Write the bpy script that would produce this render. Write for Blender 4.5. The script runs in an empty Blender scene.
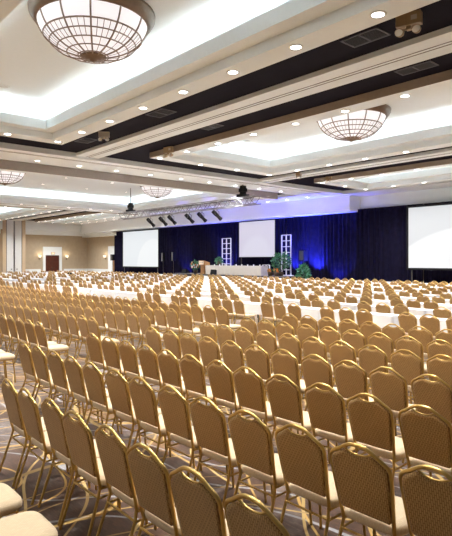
import bpy, bmesh, math, random
from mathutils import Vector, Matrix
random.seed(7)
PI = math.pi
sc = bpy.context.scene
COL = sc.collection

# ------------------------------------------------------------------ camera
HC = 2.045                      # eye height
F = 531.0                       # focal length in pixels of the 452x536 frame
CX, CY = 226.0, 260.5
ANG = math.radians(48.7)
CA, SA = math.cos(ANG), math.sin(ANG)
cd = bpy.data.cameras.new('camera')
cam = bpy.data.objects.new('camera', cd)
COL.objects.link(cam)
cam.location = (0, 0, HC)
cam.rotation_euler = (PI / 2, 0, ANG)
cd.sensor_fit = 'HORIZONTAL'
cd.sensor_width = 36
cd.lens = F / 452 * 36
cd.shift_y = -(268 - CY) / 452
cd.clip_end = 300
sc.camera = cam


def proj(x, y, z):
    d = -SA * x + CA * y
    r = CA * x + SA * y
    if d < 0.3:
        return (-999, -999, d)
    return (CX + F * r / d, CY - F * (z - HC) / d, d)


def in_frame(x, y, z, m=0):
    px, py, d = proj(x, y, z)
    return d > 0.3 and -m <= px <= 452 + m and -m <= py <= 536 + m


def at_y(px, py, Y):
    """The place that stands at depth Y of the room and is seen along one line of sight."""
    t = (px - CX) / F
    d = Y / (CA + SA * t)
    return (d * (-SA + CA * t), Y, HC + (CY - py) * d / F)


def at_z(px, py, z):
    t = (px - CX) / F
    d = (z - HC) * F / (CY - py)
    return (d * (-SA + CA * t), d * (CA + SA * t), z)


# ------------------------------------------------------------------ helpers
def M_nodes(name):
    m = bpy.data.materials.new(name)
    m.use_nodes = True
    nt = m.node_tree
    return m, nt, nt.nodes['Principled BSDF']


def mat(name, col, rough=0.6, metal=0.0, noise=0.0, nscale=8.0, bump=0.0, spec=0.5, sheen=0.0):
    m, nt, b = M_nodes(name)
    b.inputs['Base Color'].default_value = (*col, 1)
    b.inputs['Roughness'].default_value = rough
    b.inputs['Metallic'].default_value = metal
    b.inputs['Specular IOR Level'].default_value = spec
    if sheen:
        b.inputs['Sheen Weight'].default_value = sheen
    tc = nt.nodes.new('ShaderNodeTexCoord')
    n = nt.nodes.new('ShaderNodeTexNoise')
    n.inputs['Scale'].default_value = nscale
    n.inputs['Detail'].default_value = 3
    nt.links.new(tc.outputs['Object'], n.inputs['Vector'])
    r = nt.nodes.new('ShaderNodeValToRGB')
    k0, k1 = 1 - noise, 1 + noise
    r.color_ramp.elements[0].position = 0.3
    r.color_ramp.elements[1].position = 0.7
    r.color_ramp.elements[0].color = (*[min(1, c * k0) for c in col], 1)
    r.color_ramp.elements[1].color = (*[min(1, c * k1) for c in col], 1)
    nt.links.new(n.outputs['Fac'], r.inputs['Fac'])
    nt.links.new(r.outputs['Color'], b.inputs['Base Color'])
    if bump:
        bp = nt.nodes.new('ShaderNodeBump')
        bp.inputs['Strength'].default_value = bump
        bp.inputs['Distance'].default_value = 0.01
        nt.links.new(n.outputs['Fac'], bp.inputs['Height'])
        nt.links.new(bp.outputs['Normal'], b.inputs['Normal'])
    return m


def emit(name, col, strength):
    m, nt, b = M_nodes(name)
    b.inputs['Base Color'].default_value = (0.35, 0.35, 0.35, 1)
    b.inputs['Emission Color'].default_value = (*col, 1)
    b.inputs['Emission Strength'].default_value = strength
    return m


def fabric(name, c0, c1, scale=1.0):
    """Woven upholstery: small staggered dashes over a plain ground."""
    m, nt, b = M_nodes(name)
    N, L = nt.nodes.new, nt.links.new
    tc = N('ShaderNodeTexCoord')
    mp = N('ShaderNodeMapping')
    mp.inputs['Scale'].default_value = (32 * scale, 32 * scale, 32 * scale)
    mp.inputs['Rotation'].default_value = (0, 0, 0)
    L(tc.outputs['Object'], mp.inputs['Vector'])
    sx = N('ShaderNodeSeparateXYZ')
    L(mp.outputs['Vector'], sx.inputs[0])
    ad = N('ShaderNodeMath'); ad.operation = 'ADD'
    L(sx.outputs['Y'], ad.inputs[0]); L(sx.outputs['Z'], ad.inputs[1])
    cb = N('ShaderNodeCombineXYZ')
    L(ad.outputs[0], cb.inputs['X']); L(sx.outputs['X'], cb.inputs['Y'])
    br = N('ShaderNodeTexBrick')
    br.inputs['Scale'].default_value = 1.0
    br.inputs['Mortar Size'].default_value = 0.10
    br.inputs['Mortar Smooth'].default_value = 0.6
    br.inputs['Brick Width'].default_value = 0.9
    br.inputs['Row Height'].default_value = 0.42
    br.inputs['Color1'].default_value = (*c0, 1)
    br.inputs['Color2'].default_value = (*[a * .88 for a in c0], 1)
    br.inputs['Mortar'].default_value = (*c1, 1)
    L(cb.outputs[0], br.inputs['Vector'])
    L(br.outputs['Color'], b.inputs['Base Color'])
    b.inputs['Roughness'].default_value = 0.8
    b.inputs['Specular IOR Level'].default_value = 0.2
    b.inputs['Sheen Weight'].default_value = 0.15
    return m


class MB:
    """Collects shapes and links them as ONE mesh object."""

    def __init__(self):
        self.v, self.f, self.mi, self.sm = [], [], [], []

    def add(self, vs, fs, mi=0, smooth=False):
        b = len(self.v)
        self.v += [tuple(p) for p in vs]
        for f in fs:
            self.f.append(tuple(b + i for i in f))
            self.mi.append(mi)
            self.sm.append(smooth)
        return self

    def box(self, x0, x1, y0, y1, z0, z1, mi=0):
        vs = [(x, y, z) for z in (z0, z1) for y in (y0, y1) for x in (x0, x1)]
        return self.add(vs, [(0, 2, 3, 1), (4, 5, 7, 6), (0, 1, 5, 4), (2, 6, 7, 3), (0, 4, 6, 2), (1, 3, 7, 5)], mi)

    def tube(self, pts, r, n=8, mi=0, cap=True, flat=1.0, closed=False):
        pts = [Vector(p) for p in pts]
        k = len(pts)
        rings = []
        up = None
        for i, p in enumerate(pts):
            a = pts[(i - 1) % k] if (i > 0 or closed) else p
            c = pts[(i + 1) % k] if (i < k - 1 or closed) else p
            t = (c - a).normalized()
            if up is None:
                up = Vector((0, 1, 0)) if abs(t.y) < 0.9 else Vector((1, 0, 0))
            s = t.cross(up)
            if s.length < 1e-5:
                s = t.orthogonal()
            s.normalize()
            up = s.cross(t).normalized()
            rr = r[i] if isinstance(r, (list, tuple)) else r
            rings.append([p + s * (rr * math.cos(2 * PI * j / n)) + up * (rr * flat * math.sin(2 * PI * j / n)) for j in range(n)])
        vs = [q for g in rings for q in g]
        fs = []
        for i in range(k if closed else k - 1):
            i2 = (i + 1) % k
            for j in range(n):
                fs.append((i * n + j, i * n + (j + 1) % n, i2 * n + (j + 1) % n, i2 * n + j))
        self.add(vs, fs, mi, True)
        if cap and not closed:
            self.add(rings[0], [tuple(range(n))[::-1]], mi)
            self.add(rings[-1], [tuple(range(n))], mi)
        return self

    def lathe(self, prof, n=24, mi=0, c=(0, 0, 0), smooth=True):
        vs, fs = [], []
        for (r, z) in prof:
            for j in range(n):
                a = 2 * PI * j / n
                vs.append((c[0] + r * math.cos(a), c[1] + r * math.sin(a), c[2] + z))
        for i in range(len(prof) - 1):
            for j in range(n):
                fs.append((i * n + j, i * n + (j + 1) % n, (i + 1) * n + (j + 1) % n, (i + 1) * n + j))
        return self.add(vs, fs, mi, smooth)

    def mesh(self, name, mats):
        me = bpy.data.meshes.new(name)
        me.from_pydata(self.v, [], self.f)
        for m in (mats if isinstance(mats, (list, tuple)) else [mats]):
            me.materials.append(m)
        me.polygons.foreach_set('material_index', self.mi)
        me.polygons.foreach_set('use_smooth', self.sm)
        me.update()
        return me

    def build(self, name, mats, parent=None, loc=None, rz=0.0, fix=False):
        me = self.mesh(name, mats)
        if fix:
            bm = bmesh.new(); bm.from_mesh(me)
            bmesh.ops.remove_doubles(bm, verts=bm.verts, dist=1e-5)
            bmesh.ops.recalc_face_normals(bm, faces=bm.faces)
            bm.to_mesh(me); bm.free()
        return link(name, me, parent, loc, rz)


def link(name, data, parent=None, loc=None, rz=0.0):
    o = bpy.data.objects.new(name, data)
    COL.objects.link(o)
    if parent is not None:
        o.parent = parent
    if loc is not None:
        o.location = loc
    if rz:
        o.rotation_euler = (0, 0, rz)
    return o


def tag(o, label, cat, group=None, kind=None):
    o['label'] = label
    o['category'] = cat
    if group:
        o['group'] = group
    if kind:
        o['kind'] = kind
    return o


def thing(name, label, cat, loc=(0, 0, 0), rz=0.0, group=None):
    return tag(link(name, None, None, loc, rz), label, cat, group)


def struct(o):
    o['kind'] = 'structure'
    return o


def copy_tree(root, loc, rz, label, group=None):
    r = root.copy(); COL.objects.link(r)
    r.location = loc; r.rotation_euler = (0, 0, rz)
    r['label'] = label
    if group:
        r['group'] = group
    for ch in list(root.children):
        c = ch.copy(); COL.objects.link(c); c.parent = r
        for g in ch.children:
            e = g.copy(); COL.objects.link(e); e.parent = c
    return r


ONES = ['', 'first', 'second', 'third', 'fourth', 'fifth', 'sixth', 'seventh', 'eighth', 'ninth', 'tenth', 'eleventh', 'twelfth', 'thirteenth',
        'fourteenth', 'fifteenth', 'sixteenth', 'seventeenth', 'eighteenth', 'nineteenth']
TENS = {2: ('twenty', 'twentieth'), 3: ('thirty', 'thirtieth'), 4: ('forty', 'fortieth'), 5: ('fifty', 'fiftieth'), 6: ('sixty', 'sixtieth')}


def nth(n):
    if n < 20:
        return ONES[n]
    a, b = divmod(n, 10)
    return TENS[a][1] if b == 0 else TENS[a][0] + '-' + ONES[b]


def catmull(P, n=6):
    out = []
    for i in range(len(P) - 1):
        p0, p1, p2, p3 = P[max(i - 1, 0)], P[i], P[i + 1], P[min(i + 2, len(P) - 1)]
        for k in range(n):
            t = k / n
            out.append(tuple(0.5 * (2 * b + (c - a) * t + (2 * a - 5 * b + 4 * c - d) * t * t + (3 * b - a - 3 * c + d) * t ** 3)
                             for a, b, c, d in zip(p0, p1, p2, p3)))
    out.append(tuple(P[-1]))
    return out


# ------------------------------------------------------------------ materials
WHITE = mat('white ceiling paint', (0.755, 0.80, 0.815), 0.7, noise=0.01)
TAUPE = mat('taupe fascia paint', (0.36, 0.29, 0.22), 0.7, noise=0.04)  # outer coffer faces, browner and darker than the white parts
GREYBR = mat('grey brown fascia paint', (0.29, 0.255, 0.235), 0.7, noise=0.04)  # front and end of the downstand, darker than its white underside
DARK = mat('aubergine black ceiling paint', (0.006, 0.004, 0.0085), 0.8, noise=0.15, spec=0.08)
GROOVE = mat('dark track groove', (0.10, 0.08, 0.07), 0.5)
PAPER = mat('beige wallpaper', (0.44, 0.36, 0.255), 0.75, noise=0.05, nscale=2.5)
GOLD = mat('gold lacquered steel', (0.56, 0.37, 0.115), 0.30, metal=0.85, noise=0.05)
BACKF = fabric('shaded tan gold woven upholstery', (0.53, 0.325, 0.130), (0.26, 0.140, 0.045))  # darker than the seat: part of the shading is put into the colour
SEATF = fabric('lit cream tan seat upholstery', (0.68, 0.54, 0.36), (0.60, 0.46, 0.29), 1.3)  # paler than the back: part of the overhead light is in the colour
CLOTH = mat('white table linen', (0.70, 0.705, 0.73), 0.8, noise=0.02)
PLY = mat('table board', (0.42, 0.33, 0.24), 0.6)
STEEL = mat('dark steel', (0.09, 0.085, 0.08), 0.4, metal=0.7)
BRONZE = mat('antique bronze', (0.17, 0.11, 0.07), 0.4, metal=0.6, noise=0.1)
BLACK = mat('black plastic', (0.010, 0.010, 0.012), 0.6, spec=.15)
ALU = mat('truss aluminium', (0.30, 0.30, 0.32), 0.5, metal=0.4)
PUTTY = mat('beige metal housing', (0.42, 0.30, 0.16), 0.5)
PUTTYL = mat('light grey metal housing', (0.62, 0.57, 0.48), 0.5)
NAVY = mat('midnight velour drape', (0.008, 0.007, 0.020), 0.9, noise=0.25, nscale=3, spec=0.04)
VALANCE = mat('black drape', (0.010, 0.009, 0.012), 0.85, spec=.05)
SKIRT = mat('grey table skirt', (0.55, 0.51, 0.46), 0.8, noise=0.05)
WOOD = mat('oak veneer', (0.33, 0.17, 0.065), 0.4, noise=0.2, nscale=5)
DOORW = mat('mahogany door', (0.075, 0.018, 0.008), 0.35, noise=0.2, nscale=3)
LEAF = mat('green leaf', (0.025, 0.13, 0.045), 0.5, noise=0.4, nscale=4)
LEAFB = mat('pale green leaf', (0.05, 0.20, 0.09), 0.5, noise=0.4, nscale=4)
PETALO = mat('orange petal', (0.55, 0.17, 0.03), 0.6, noise=0.2)
PETALW = mat('white petal', (0.75, 0.72, 0.74), 0.6)
POT = mat('dark wicker pot', (0.05, 0.03, 0.018), 0.7, noise=0.3, nscale=20)
GLASSY = mat('water glass', (0.75, 0.75, 0.78), 0.15)
LATT = mat('white lattice paint', (0.74, 0.74, 0.82), 0.5)
STAGE = mat('grey stage deck', (0.10, 0.09, 0.09), 0.8, noise=0.1)
AIRW = mat('pale grey partition vinyl', (0.68, 0.69, 0.69), 0.6, noise=0.03)
TANP = mat('tan jamb', (0.52, 0.40, 0.27), 0.6)
LAMP = emit('downlight lens', (1.0, 0.97, 0.93), 9.0)
COVEL = emit('cove tube', (.90, 0.98, 1.0), 16.0)
BOWL = emit('alabaster lit glass', (1.0, 0.935, 0.94), 0.68)
SCONCE = emit('sconce shade lit', (1.0, 0.86, 0.6), 1.1)
EXITM = emit('lit exit face', (0.9, 0.42, 0.06), 0.6)


def carpet():
    m, nt, b = M_nodes('patterned ballroom carpet')
    N, L = nt.nodes.new, nt.links.new
    tc = N('ShaderNodeTexCoord')
    co = tc.outputs['Object']

    def noise(scale, det=2, vec=co):
        n = N('ShaderNodeTexNoise'); n.inputs['Scale'].default_value = scale; n.inputs['Detail'].default_value = det
        L(vec, n.inputs['Vector']); return n

    def ramp(sock, p0, p1, c0=(0, 0, 0, 1), c1=(1, 1, 1, 1)):
        r = N('ShaderNodeValToRGB'); r.color_ramp.elements[0].position = p0; r.color_ramp.elements[1].position = p1
        r.color_ramp.elements[0].color = c0; r.color_ramp.elements[1].color = c1
        L(sock, r.inputs['Fac']); return r.outputs['Color']

    def mix(f, a, c):
        x = N('ShaderNodeMix'); x.data_type = 'RGBA'
        if isinstance(f, float): x.inputs['Factor'].default_value = f
        else: L(f, x.inputs['Factor'])
        for s, v in (('A', a), ('B', c)):
            i = [q for q in x.inputs if q.name == s and q.type == 'RGBA'][0]
            if isinstance(v, tuple): i.default_value = v
            else: L(v, i)
        return [q for q in x.outputs if q.type == 'RGBA'][0]

    def arcs(scale, loc, width):
        mp = N('ShaderNodeMapping'); mp.inputs['Location'].default_value = loc
        L(co, mp.inputs['Vector'])
        d = noise(0.45, 1, mp.outputs['Vector'])
        ad = N('ShaderNodeVectorMath'); ad.operation = 'MULTIPLY_ADD'
        L(d.outputs['Color'], ad.inputs[0]); ad.inputs[1].default_value = (2.2, 2.2, 0); L(mp.outputs['Vector'], ad.inputs[2])
        w = N('ShaderNodeTexWave'); w.wave_type = 'RINGS'; w.rings_direction = 'Z'
        w.inputs['Scale'].default_value = scale; w.inputs['Distortion'].default_value = 0.0
        L(ad.outputs[0], w.inputs['Vector'])
        return ramp(w.outputs['Fac'], 1 - width, 1 - width * .55)

    base = mix(ramp(noise(1.6).outputs['Fac'], .50, .68), (0.088, 0.040, 0.020, 1), (0.205, 0.165, 0.145, 1))
    base = mix(ramp(noise(1.3, 3).outputs['Fac'], .56, .66), base, (0.27, 0.145, 0.05, 1))
    # short woven dashes
    br = N('ShaderNodeTexBrick'); br.inputs['Scale'].default_value = 14; br.inputs['Mortar Size'].default_value = .03
    br.inputs['Color1'].default_value = (1.35, 1.3, 1.3, 1); br.inputs['Color2'].default_value = (.55, .55, .6, 1); br.inputs['Mortar'].default_value = (.7, .65, .6, 1)
    br.inputs['Brick Width'].default_value = .8; br.inputs['Row Height'].default_value = .3
    L(co, br.inputs['Vector'])
    mu = N('ShaderNodeMix'); mu.data_type = 'RGBA'; mu.blend_type = 'MULTIPLY'; mu.inputs['Factor'].default_value = .8
    ia = [q for q in mu.inputs if q.type == 'RGBA']
    L(base, ia[0]); L(br.outputs['Color'], ia[1])
    base = [q for q in mu.outputs if q.type == 'RGBA'][0]
    base = mix(arcs(.85, (-3.0, 11.4, 0), .018), base, (0.34, 0.33, 0.34, 1))
    base = mix(arcs(.62, (4.1, -2.3, 0), .010), base, (0.56, 0.34, 0.09, 1))
    base = mix(arcs(.50, (9.7, 6.2, 0), .008), base, (0.55, 0.37, 0.13, 1))
    base = mix(arcs(.70, (-12.7, 1.2, 0), .009), base, (0.44, 0.28, 0.09, 1))
    L(base, b.inputs['Base Color'])
    b.inputs['Roughness'].default_value = .85
    b.inputs['Specular IOR Level'].default_value = .3
    b.inputs['Sheen Weight'].default_value = .35
    return m


CARPET = carpet()

# ------------------------------------------------------------------ room shell
ZD = HC + 4.91        # dark ceiling
ZS = HC + 4.66        # coffer soffits
X0, X1, Y0, Y1 = -66.4, 8.0, -12.0, 33.3

struct(MB().box(X0 - .3, X1 + .3, Y0 - .3, Y1 + .3, -.2, 0).build('floor', CARPET))

COFFERS = [  # x0, x1, y0, y1, words for the coffer
    (-20.46, -3.5, 2.64, 9.155, 'nearest coffer'),
    (-20.46, -3.5, 13.35, 21.2, 'second coffer'),
    (-20.46, -3.5, 25.0, 30.2, 'third coffer'),
    (-44.5, -25.3, -9.0, 27.0, 'long coffer'),
    (-63.5, -47.0, 13.35, 21.2, 'far coffer'),
    (-63.5, -47.0, 25.0, 29.2, 'farthest coffer'),
    (-63.5, -47.0, 2.64, 9.155, 'far dim coffer'),  # out of view, added with its lamps to brighten the far-left chairs
    (-20.46, -3.5, -10.0, -1.6, 'coffer overhead'),  # unseen coffer at the rear, added to light the nearest chair backs
]
RISE = 1.16


def rect(c, i):
    return [(c[0] + i, c[2] + i), (c[1] - i, c[2] + i), (c[1] - i, c[3] - i), (c[0] + i, c[3] - i)]


def ring_sweep(mb, c, prof):
    """prof: (inset, z, material of the band that follows)"""
    for (a, za, mi), (b_, zb, _) in zip(prof, prof[1:]):
        A, B = rect(c, a), rect(c, b_)
        for k in range(4):
            k2 = (k + 1) % 4
            mb.add([(*A[k], za), (*A[k2], za), (*B[k2], zb), (*B[k], zb)], [(0, 1, 2, 3)], mi)


for n, c in enumerate(COFFERS):
    mb = MB()
    h = ZS
    top = h + RISE
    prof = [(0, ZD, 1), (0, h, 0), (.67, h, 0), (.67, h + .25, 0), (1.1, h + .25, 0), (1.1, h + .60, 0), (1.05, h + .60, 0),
            (1.05, h + .36, 0), (.55, h + .36, 0), (.55, top, 0)]
    ring_sweep(mb, c, prof)
    R = rect(c, .55)
    mb.add([(*p, top) for p in R], [(0, 1, 2, 3)], 0)
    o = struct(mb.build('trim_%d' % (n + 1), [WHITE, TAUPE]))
    lm = MB()
    ring_sweep(lm, c, [(.76, h + .44, 0), (.86, h + .44, 0)])
    lo = lm.build('cove_light', [COVEL], o)
    lo['kind'] = 'structure'

# dark ceiling field between the coffers
xs = sorted({X0 - .3, X1 + .3, *[c[0] for c in COFFERS], *[c[1] for c in COFFERS]})
ys = sorted({Y0 - .3, Y1 + .3, *[c[2] for c in COFFERS], *[c[3] for c in COFFERS]})
mb = MB()
for a, b_ in zip(xs, xs[1:]):
    for e, g in zip(ys, ys[1:]):
        mx, my = (a + b_) / 2, (e + g) / 2
        if any(c[0] < mx < c[1] and c[2] < my < c[3] for c in COFFERS):
            continue
        mb.add([(a, e, ZD), (b_, e, ZD), (b_, g, ZD), (a, g, ZD)], [(0, 1, 2, 3)])
struct(mb.build('ceiling', DARK))


def beam(n, x0, x1, y0, y1, z0, z1, along, m=WHITE, track=True):
    mb = MB().box(x0, x1, y0, y1, z0, z1)
    if track:
        for q in (-.07, .07):
            if along == 'x':
                yc = (y0 + y1) / 2 + q
                mb.box(x0, x1, yc - .018, yc + .018, z0 - .006, z0 + .01, 1)
            else:
                xc = x1 - .62 + q
                mb.box(xc - .02, xc + .02, y0, y1, z0 - .006, z0 + .01, 1)
    return struct(mb.build('trim_%d' % n, [m, GROOVE]))


beam(11, -22.7, X1, 10.85, 11.95, HC + 4.78, ZD, 'x')
beam(12, -22.7, X1, 22.6, 23.6, HC + 4.78, ZD, 'x')
beam(13, -25.3, -22.7, Y0, 29.2, HC + 4.68, ZD, 'y')
beam(14, -46.9, -44.6, Y0, 29.2, HC + 4.72, ZD, 'y')
beam(15, X0, -46.9, 22.7, 23.6, HC + 4.78, ZD, 'x')
# the grey-brown downstand in front of the long coffer
mb = MB().box(-25.85, -25.3, Y0, 27.0, HC + 4.24, HC + 4.70)
mb.mi[-1] = 1; mb.mi[3] = 1
struct(mb.build('trim_16', [WHITE, GREYBR]))

# stage wall: bulkhead over the drapes, soffit in front of it, wall behind
struct(MB().box(-64.9, -22.7, 31.7, Y1, HC + 3.54, HC + 4.70).build('trim_17', WHITE))
struct(MB().box(-64.9, -22.7, 29.2, Y1, HC + 4.70, ZD).build('trim_18', WHITE))
struct(MB().box(-22.7, X1, 30.9, Y1, ZS, ZD).build('trim_19', WHITE))
struct(MB().box(-22.7, X1, 32.98, Y1, HC + 3.74, ZS).build('trim_20', WHITE))
wb = MB().box(X0 - .3, X1 + .3, Y1, Y1 + .3, 0, ZD)
struct(wb.build('wall_back', PAPER))
struct(MB().box(X0 - .3, X0, Y0, Y1, 0, ZD).build('wall_left', PAPER))
struct(MB().box(X1, X1 + .3, Y0, Y1, 0, ZD).build('wall_right', WHITE))
struct(MB().box(X0 - .3, X1 + .3, Y0 - .3, Y0, 0, ZD).build('wall_front', WHITE))
# far wall crown and rails
struct(MB().box(X0, X0 + 1.3, Y0, Y1, HC + 3.75, ZD).box(X0, X0 + .75, Y0, Y1, HC + 3.25, HC + 3.75).build('trim_21', WHITE))
struct(MB().box(X0 + 1.3, -57.5, 32.2, Y1, HC + 3.35, HC + 3.56).box(X0, -57.5, 32.6, Y1, HC + 3.08, HC + 3.35).build('trim_22', WHITE))
struct(MB().box(X0, X0 + .06, Y0, 26.9, .55, .95).box(X0, X0 + .06, 30.0, Y1, .55, .95).build('baseboard_left', WHITE))
struct(MB().box(X0 + .06, -60.4, Y1 - .06, Y1, .55, .95).build('baseboard_back', WHITE))


# ------------------------------------------------------------------ double door, its surround, exit sign
def door_y(px):       # place on the far wall for a sight line
    t = (px - CX) / F
    return (X0) * (CA + SA * t) / (-SA + CA * t)


dy0, dy1 = door_y(45.1), door_y(58.9)
sy0, sy1 = door_y(42.8), door_y(61.3)
zt = HC + .68
mb = MB()
mb.box(X0, X0 + .18, sy0, dy0, 0, HC + 1.76).box(X0, X0 + .18, dy1, sy1, 0, HC + 1.76).box(X0, X0 + .18, dy0, dy1, zt, HC + 1.76)
struct(mb.build('trim_23', WHITE))
dm = (dy0 + dy1) / 2
mb = MB()
for a, b_ in ((dy0 + .01, dm - .01), (dm + .01, dy1 - .01)):
    mb.box(X0 + .01, X0 + .08, a, b_, .01, zt - .01)
    for z0, z1 in ((.3, 1.1), (1.3, zt - .3)):
        mb.box(X0 + .08, X0 + .10, a + .16, b_ - .16, z0, z1)
d1 = struct(mb.build('door_1', DOORW))
hm = MB()
for q in (-.08, .08):
    hm.tube([(X0 + .10, dm + q, .95), (X0 + .14, dm + q, 1.0), (X0 + .14, dm + q, 1.2), (X0 + .10, dm + q, 1.25)], .012, 6)
hm.build('door_handle', STEEL, d1)

ey = door_y(52.3)
ex = thing('exit_sign', 'small amber lit exit sign over the brown double door', 'sign', (X0 + .18, ey, HC + .78))
MB().box(0, .06, -.24, .24, 0, .28).build('housing', PUTTY, ex)
MB().box(.06, .065, -.21, .21, .03, .25).build('sign_face', EXITM, ex)
fc = bpy.data.curves.new('lettering', 'FONT')
fc.body = 'EXIT'; fc.size = .19; fc.align_x = 'CENTER'; fc.align_y = 'CENTER'; fc.extrude = .002
fc.materials.append(emit('exit letters', (1, .85, .5), 1.5))
tmp = link('lettering', fc)
bpy.context.view_layer.update()
tm = bpy.data.meshes.new_from_object(tmp.evaluated_get(bpy.context.evaluated_depsgraph_get()))
bpy.data.objects.remove(tmp)
ft = link('lettering', tm, ex, (.07, 0, .14))
ft.rotation_euler = (PI / 2, 0, PI / 2)


def sconce(y, x, facing, label):
    s = thing('wall_sconce', label, 'wall lamp', (x, y, HC + .35), facing, 'lit wall sconces')
    MB().box(0, .05, -.06, .06, -.22, .12).tube([(.04, 0, -.1), (.14, 0, -.12), (.18, 0, -.02)], .015, 6).build('bracket', BRONZE, s)
    MB().lathe([(.0, -.02), (.1, 0), (.17, .12), (.2, .3), (.19, .3), (.09, .02)], 14, c=(.2, 0, 0)).build('shade', SCONCE, s)
    ld = bpy.data.lights.new('sconce_lamp', 'POINT'); ld.energy = 9; ld.color = (1, .82, .55); ld.shadow_soft_size = .12
    lo = link('sconce_lamp', ld, s, (.3, 0, .4))
    return s


sconce(door_y(39.2), X0, 0, 'lit wall sconce between the white partition panels and the brown door')
sconce(door_y(66.3), X0, 0, 'lit wall sconce just right of the brown double door')
sx, _, _ = at_y(106, 256, Y1)
sconce(Y1, sx, -PI / 2, 'lit wall sconce beside the white surround at the drape edge')

# folding partition stack in its pocket
px_ = X0 + 1.3
ya, yb = 21.75, 24.45
for n, (a, b_) in enumerate(((ya + .42, (ya + yb) / 2 - .03), ((ya + yb) / 2 + .03, yb - .42))):
    t = thing('partition_panel', ('pale grey folding partition panel, the left one of the pair' if n == 0 else
                                  'pale grey folding partition panel, the right one of the pair'), 'partition', (px_ + .02, (a + b_) / 2, 0), 0, 'folding partition panels')
    w = (b_ - a) / 2
    MB().box(-.06, .06, -w, w, .02, ZD - .02).build('panel', AIRW, t)
    MB().box(.06, .075, -w, -w + .05, .02, ZD - .03).box(.06, .075, w - .05, w, .02, ZD - .03).build('edge_seal', STEEL, t)
    MB().box(.06, .10, (w - .30) * (1 if n == 0 else -1) - .06, (w - .30) * (1 if n == 0 else -1) + .06, .95, 1.05).build('latch', BLACK, t)
mb = MB().box(X0, px_ + .1, ya, ya + .4, 0, ZD).box(X0, px_ + .1, yb - .4, yb, 0, ZD)
struct(mb.build('trim_24', TANP))

# second surround at the drape's edge
xa, xb, xc = at_y(109.3, 260, Y1)[0], at_y(113.5, 260, Y1)[0], at_y(117.5, 260, Y1)[0]
zt2 = HC + .72
struct(MB().box(xa, xb, Y1 - .18, Y1, 0, zt2).box(xa, xc, Y1 - .18, Y1, zt2, HC + 1.80).build('trim_25', WHITE))
d2 = struct(MB().box(xb + .01, xc + .4, Y1 - .09, Y1 - .01, .01, zt2 - .01).box(xb + .15, xc + .2, Y1 - .11, Y1 - .09, .3, zt2 - .3).build('door_2', WOOD))
MB().tube([(xb + .12, Y1 - .11, .95), (xb + .12, Y1 - .16, 1.0), (xb + .12, Y1 - .16, 1.15), (xb + .12, Y1 - .11, 1.2)], .012, 6).build('door_handle', STEEL, d2)

# ------------------------------------------------------------------ downlights
DL_ring = MB().lathe([(.115, -.012), (.165, -.012), (.165, 0), (.115, 0)], 20).mesh('trim_ring', WHITE)
DL_lens = MB().add([(.12 * math.cos(2 * PI * j / 20), .12 * math.sin(2 * PI * j / 20), -.008) for j in range(20)], [tuple(range(20))[::-1]]).mesh('lens', LAMP)
DLIGHT = bpy.data.lights.new('downlight_lamp', 'AREA')
DLIGHT.shape = 'DISK'; DLIGHT.size = .22; DLIGHT.energy = 85; DLIGHT.color = (1, .985, .965); DLIGHT.spread = math.radians(125)


DNARROW = DLIGHT.copy(); DNARROW.spread = math.radians(118); DNARROW.energy = 120
DFAR = DLIGHT.copy(); DFAR.energy = 70
DBULK = DLIGHT.copy(); DBULK.energy = 38; DBULK.spread = math.radians(100)
DSOFT = DLIGHT.copy(); DSOFT.energy = 20
DMID = DLIGHT.copy(); DMID.energy = 104


def lamp_at(x, y, z, words):
    d = DNARROW if 'long beam' in words else DBULK if 'bulkhead' in words else DSOFT if 'overhead' in words else DFAR if 'far' in words or 'long' in words else DMID if 'second' in words or 'third' in words or 'raised' in words else DLIGHT
    link('downlight_lamp', d, None, (x, y, z - .03))


def side_lights(p, q, words, z, skip_first=False, gap=2.04):
    """one straight row of downlights; those in view become things, counted from the left of the photo"""
    L = math.hypot(q[0] - p[0], q[1] - p[1])
    n = max(1, round(L / gap))
    pts = [(p[0] + (q[0] - p[0]) * k / n, p[1] + (q[1] - p[1]) * k / n) for k in range(1 if skip_first else 0, n)]
    vis = []
    for (x, y) in pts:
        lamp_at(x, y, z, words)
        if in_frame(x, y, z):
            vis.append((proj(x, y, z)[0], x, y))
    vis.sort()
    for k, (_, x, y) in enumerate(vis):
        t = thing('recessed_downlight', 'round recessed downlight, %s from the left along %s' % (nth(k + 1), words), 'ceiling light', (x, y, z), 0, 'recessed downlights')
        if 'raised' in words:
            t.scale = (.6, .6, 1)
        link('trim_ring', DL_ring, t)
        link('lens', DL_lens, t)


for c in COFFERS:
    a, b_, e, g, w = *c[:4], c[4]
    i = .36
    a += {'nearest coffer': .10, 'second coffer': -.08}.get(w, 0)
    b_ += .26 if w == 'nearest coffer' else 0
    A, B_, C_, D_ = (a + i, e + i), (b_ - i, e + i), (b_ - i, g - i), (a + i, g - i)
    if w == 'long coffer':
        side_lights((-24.55, Y0 + .9), (-24.55, 28.6), 'the long beam before its coffer', HC + 4.68)
        side_lights((a + i, g - i), (a + i, e + i), "the long coffer's far soffit", ZS)
        side_lights((b_ - 1.6, g - i), (a + i + 1.6, g - i), "the long coffer's end soffit", ZS)
        continue
    side_lights(D_, C_, "the %s's stage-side soffit" % w, ZS)
    side_lights(A, D_, "the %s's end soffit" % w, ZS)
    side_lights(B_, A, "the %s's near-side soffit" % w, ZS)
    side_lights(C_, B_, "the %s's right end soffit" % w, ZS)
side_lights((-62.5, 30.6), (-23.6, 30.6), 'the soffit before the stage bulkhead', HC + 4.70)

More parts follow.
